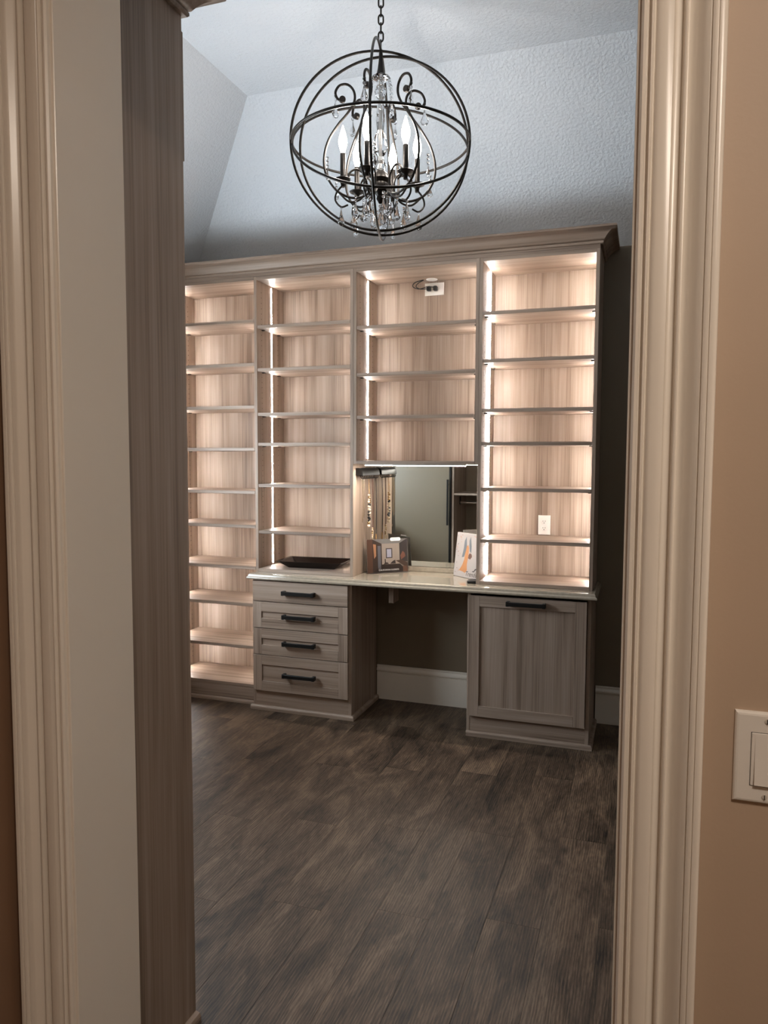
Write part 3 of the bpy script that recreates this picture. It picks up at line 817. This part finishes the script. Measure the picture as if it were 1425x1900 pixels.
patch('picture_cabinet', R4(.88,1,.0,.17), (.12,.06,.037), 3)
patch('picture_frame', R4(.46,.62,.42,.72), (.06,.05,.05), 2)
patch('picture_print', R4(.485,.595,.45,.69), (.27,.27,.34), 3)
patch('picture_chair', [(.56,.25),(.70,.25),(.69,.36),(.64,.34),(.60,.30)], (.03,.022,.02), 3)
patch('picture_table', [(.40,.24),(.53,.25),(.50,.29),(.455,.30),(.45,.40),(.43,.40),(.43,.29)], (.03,.02,.018), 3)
patch('picture_flowers', [(.84,.36),(.95,.46),(.93,.56),(.88,.62),(.85,.55),(.82,.48)], (.14,.06,.04), 3)
text('lettering', 'CALIFORNIA CLOSETS', .0135, flat((.8,.78,.75)), pg, (BW*.525, -.0008, BH*.050), 1.0)
obj('holder_back', mbox(-.003, BW+.006, .004, .007, 0, BH*1.0, bev=.0008), m_acryl, br)
bm = bmesh.new(); box(bm, -.003, BW+.006, -.018, .020, -.0015, -.0002); obj('holder_foot', bm, m_acryl, br)
tg = thing('name_tag', 'white rounded tag clipped to the top of the brochure', 'tag', (b0.x, b0.y, Zc+.0035), rot=(math.radians(-5), 0, ang))
bm = bmesh.new(); pts = []
for k in range(24):
    a = 2*PI*k/24; pts.append((BW*.70 + .0085*math.cos(a) + (.026 if math.cos(a) > 0 else -.026), BH*.985 + .0105*math.sin(a)))
lo = [bm.verts.new((u, -.0035, v)) for u, v in pts]; hi = [bm.verts.new((u, -.0018, v)) for u, v in pts]
bm.faces.new(lo); bm.faces.new(hi)
for k in range(24): bm.faces.new((lo[k], lo[(k+1)%24], hi[(k+1)%24], hi[k]))
tgp = obj('tag_plate', bm, flat((.82,.80,.78)), tg)
obj('print_line', mbox(BW*.70-.024, BW*.70+.024, -.0037, -.0036, BH*.985-.002, BH*.985+.003), flat((.5,.5,.5)), tgp)

# fashion book leaning by the right tower
k0, k1 = Vector((-1.0755, 4.400, 0)), Vector((-.8835, 4.2485, 0))
KW, KH = (k1-k0).length, .262
ang = math.atan2(k1.y-k0.y, k1.x-k0.x)
bk = thing('book', 'white book with a fashion sketch cover leaning beside the right tower', 'book', (k0.x, k0.y, Zc+.0022), rot=(math.radians(-7), 0, ang))
cv = obj('cover', mbox(0, KW, 0, .002, 0, KH, bev=.0005), flat((.34,.295,.27), .5), bk)
obj('pages', mbox(.002, KW-.002, .0022, .013, .003, KH-.003), flat((.62,.58,.52)), bk)
obj('cover', mbox(0, KW, .0132, .015, 0, KH), flat((.60,.55,.52)), bk)
BWs, BHs = BW, BH; BW, BH = KW, KH
def ink(name, pts, col, lay=1): return patch(name, pts, col, lay, cv)
ink('skirt', [(.20,.14),(.36,.12),(.44,.10),(.50,.17),(.48,.30),(.50,.48),(.50,.66),(.46,.74),(.40,.70),(.38,.58),(.36,.40),(.30,.26)], (.42,.19,.08))
ink('shawl', [(.26,.44),(.35,.46),(.40,.62),(.41,.72),(.37,.92),(.31,.82),(.30,.64)], (.13,.14,.15), 2)
ink('shawl', [(.50,.74),(.54,.60),(.60,.56),(.59,.72),(.53,.93),(.49,.84)], (.13,.14,.15), 2)
ink('hem', [(.50,.44),(.58,.42),(.64,.48),(.62,.54),(.55,.56),(.51,.52)], (.14,.07,.05), 2)
ink('shoe', [(.70,.155),(.77,.155),(.80,.19),(.86,.225),(.90,.30),(.88,.31),(.84,.245),(.78,.215),(.76,.18),(.70,.17)], (.03,.02,.02))
ink('figure', [(.84,.55),(.87,.60),(.89,.75),(.86,.86),(.84,.70)], (.09,.06,.05))
rr = random.Random(11)
for q in range(30):      # scattered floral pen strokes
    u = rr.choice([rr.uniform(.03,.22), rr.uniform(.03,.2), rr.uniform(.62,.80)]); v = rr.uniform(.06,.95) if u < .3 else rr.uniform(.5,.95)
    a = rr.uniform(0, PI); l = rr.uniform(.018,.045); wq = .007
    du, dv = math.cos(a)*l, math.sin(a)*l*.8; nu, nv = -math.sin(a)*wq, math.cos(a)*wq
    ink('flower_stroke', [(u-du,v-dv),(u+nu,v+nv),(u+du,v+dv),(u-nu,v-nv)], (.34,.17,.10) if q % 3 else (.14,.10,.09))
text('lettering', 'Trends', .039, flat((.05,.035,.03)), cv, (KW*.66, -.0008, KH*.045), .92, shear=.25)
BW, BH = BWs, BHs
tag(obj('black_case', mbox(-.932, -.8815, 4.136, 4.215, Zc+.0005, Zc+.017, bev=.003), m_black, None), 'small flat black case on the counter in front of the fashion book', 'case')

# ------------------------------------------------------------------ switch on the hall wall and the hall lamp
sw = thing('light_switch', 'white rocker switch plate on the tan wall right of the doorway', 'light switch', (.20, YD0, 1.13))
bm = bmesh.new(); SX0, SX1, SZ0, SZ1 = .113, .113+.117, 1.130, 1.2437
obj('cover_plate', plate_bm(SX1-SX0, SZ1-SZ0, .0062, YD0-.0001, (SX0+SX1)/2, (SZ0+SZ1)/2, bev=.0045), m_plate_d, sw)
for xc in (.1485, .1945):
    obj('gap', mbox(xc-.0172, xc+.0172, YD0-.0066, YD0-.0055, 1.1520, 1.2190), m_dark, sw)
    fr = obj('rocker_frame', mbox(xc-.0166, xc+.0166, YD0-.0076, YD0-.0060, 1.1526, 1.2184, bev=.0006), m_plate_d, sw)
    bm = bmesh.new(); x0, x1 = xc-.0125, xc+.0125
    A = [bm.verts.new((x0, y, z)) for y, z in ((YD0-.0074,1.1545),(YD0-.0115,1.1545),(YD0-.0088,1.1867),(YD0-.0078,1.2160),(YD0-.0074,1.2160))]
    B = [bm.verts.new((x1, v.co.y, v.co.z)) for v in A]
    for j in range(5): bm.faces.new((A[j], A[(j+1)%5], B[(j+1)%5], B[j]))
    bm.faces.new(A); bm.faces.new(list(reversed(B))); obj('rocker', bm, m_plate_d, fr)
    for zz in (1.2335, 1.1395):
        bm = bmesh.new(); lathe(bm, [(0,0),(.0032,0),(.0030,-.0010),(0,-.0016)], (xc, YD0-.0062, zz), 14, axis='Y'); s_ = obj('screw', bm, m_screw, sw, smooth=True)
        obj('slot', mbox(xc-.0005, xc+.0005, YD0-.0081, YD0-.0075, zz-.0029, zz+.0029), m_dark, s_)
LX, LY = .45, -.25
hl = thing('ceiling_lamp', 'round flush ceiling lamp in the hall behind the viewer', 'lamp', (LX, LY, ZS))
bm = bmesh.new(); lathe(bm, [(0,0),(.20,0),(.20,-.02),(.19,-.025),(0,-.025)], (LX, LY, ZS), 32); obj('base', bm, m_alu, hl, smooth=True)
bm = bmesh.new(); lathe(bm, [(.18,-.026),(.175,-.05),(.13,-.075),(.06,-.09),(0,-.093)], (LX, LY, ZS), 32); obj('shade', bm, m_hall, hl, smooth=True)
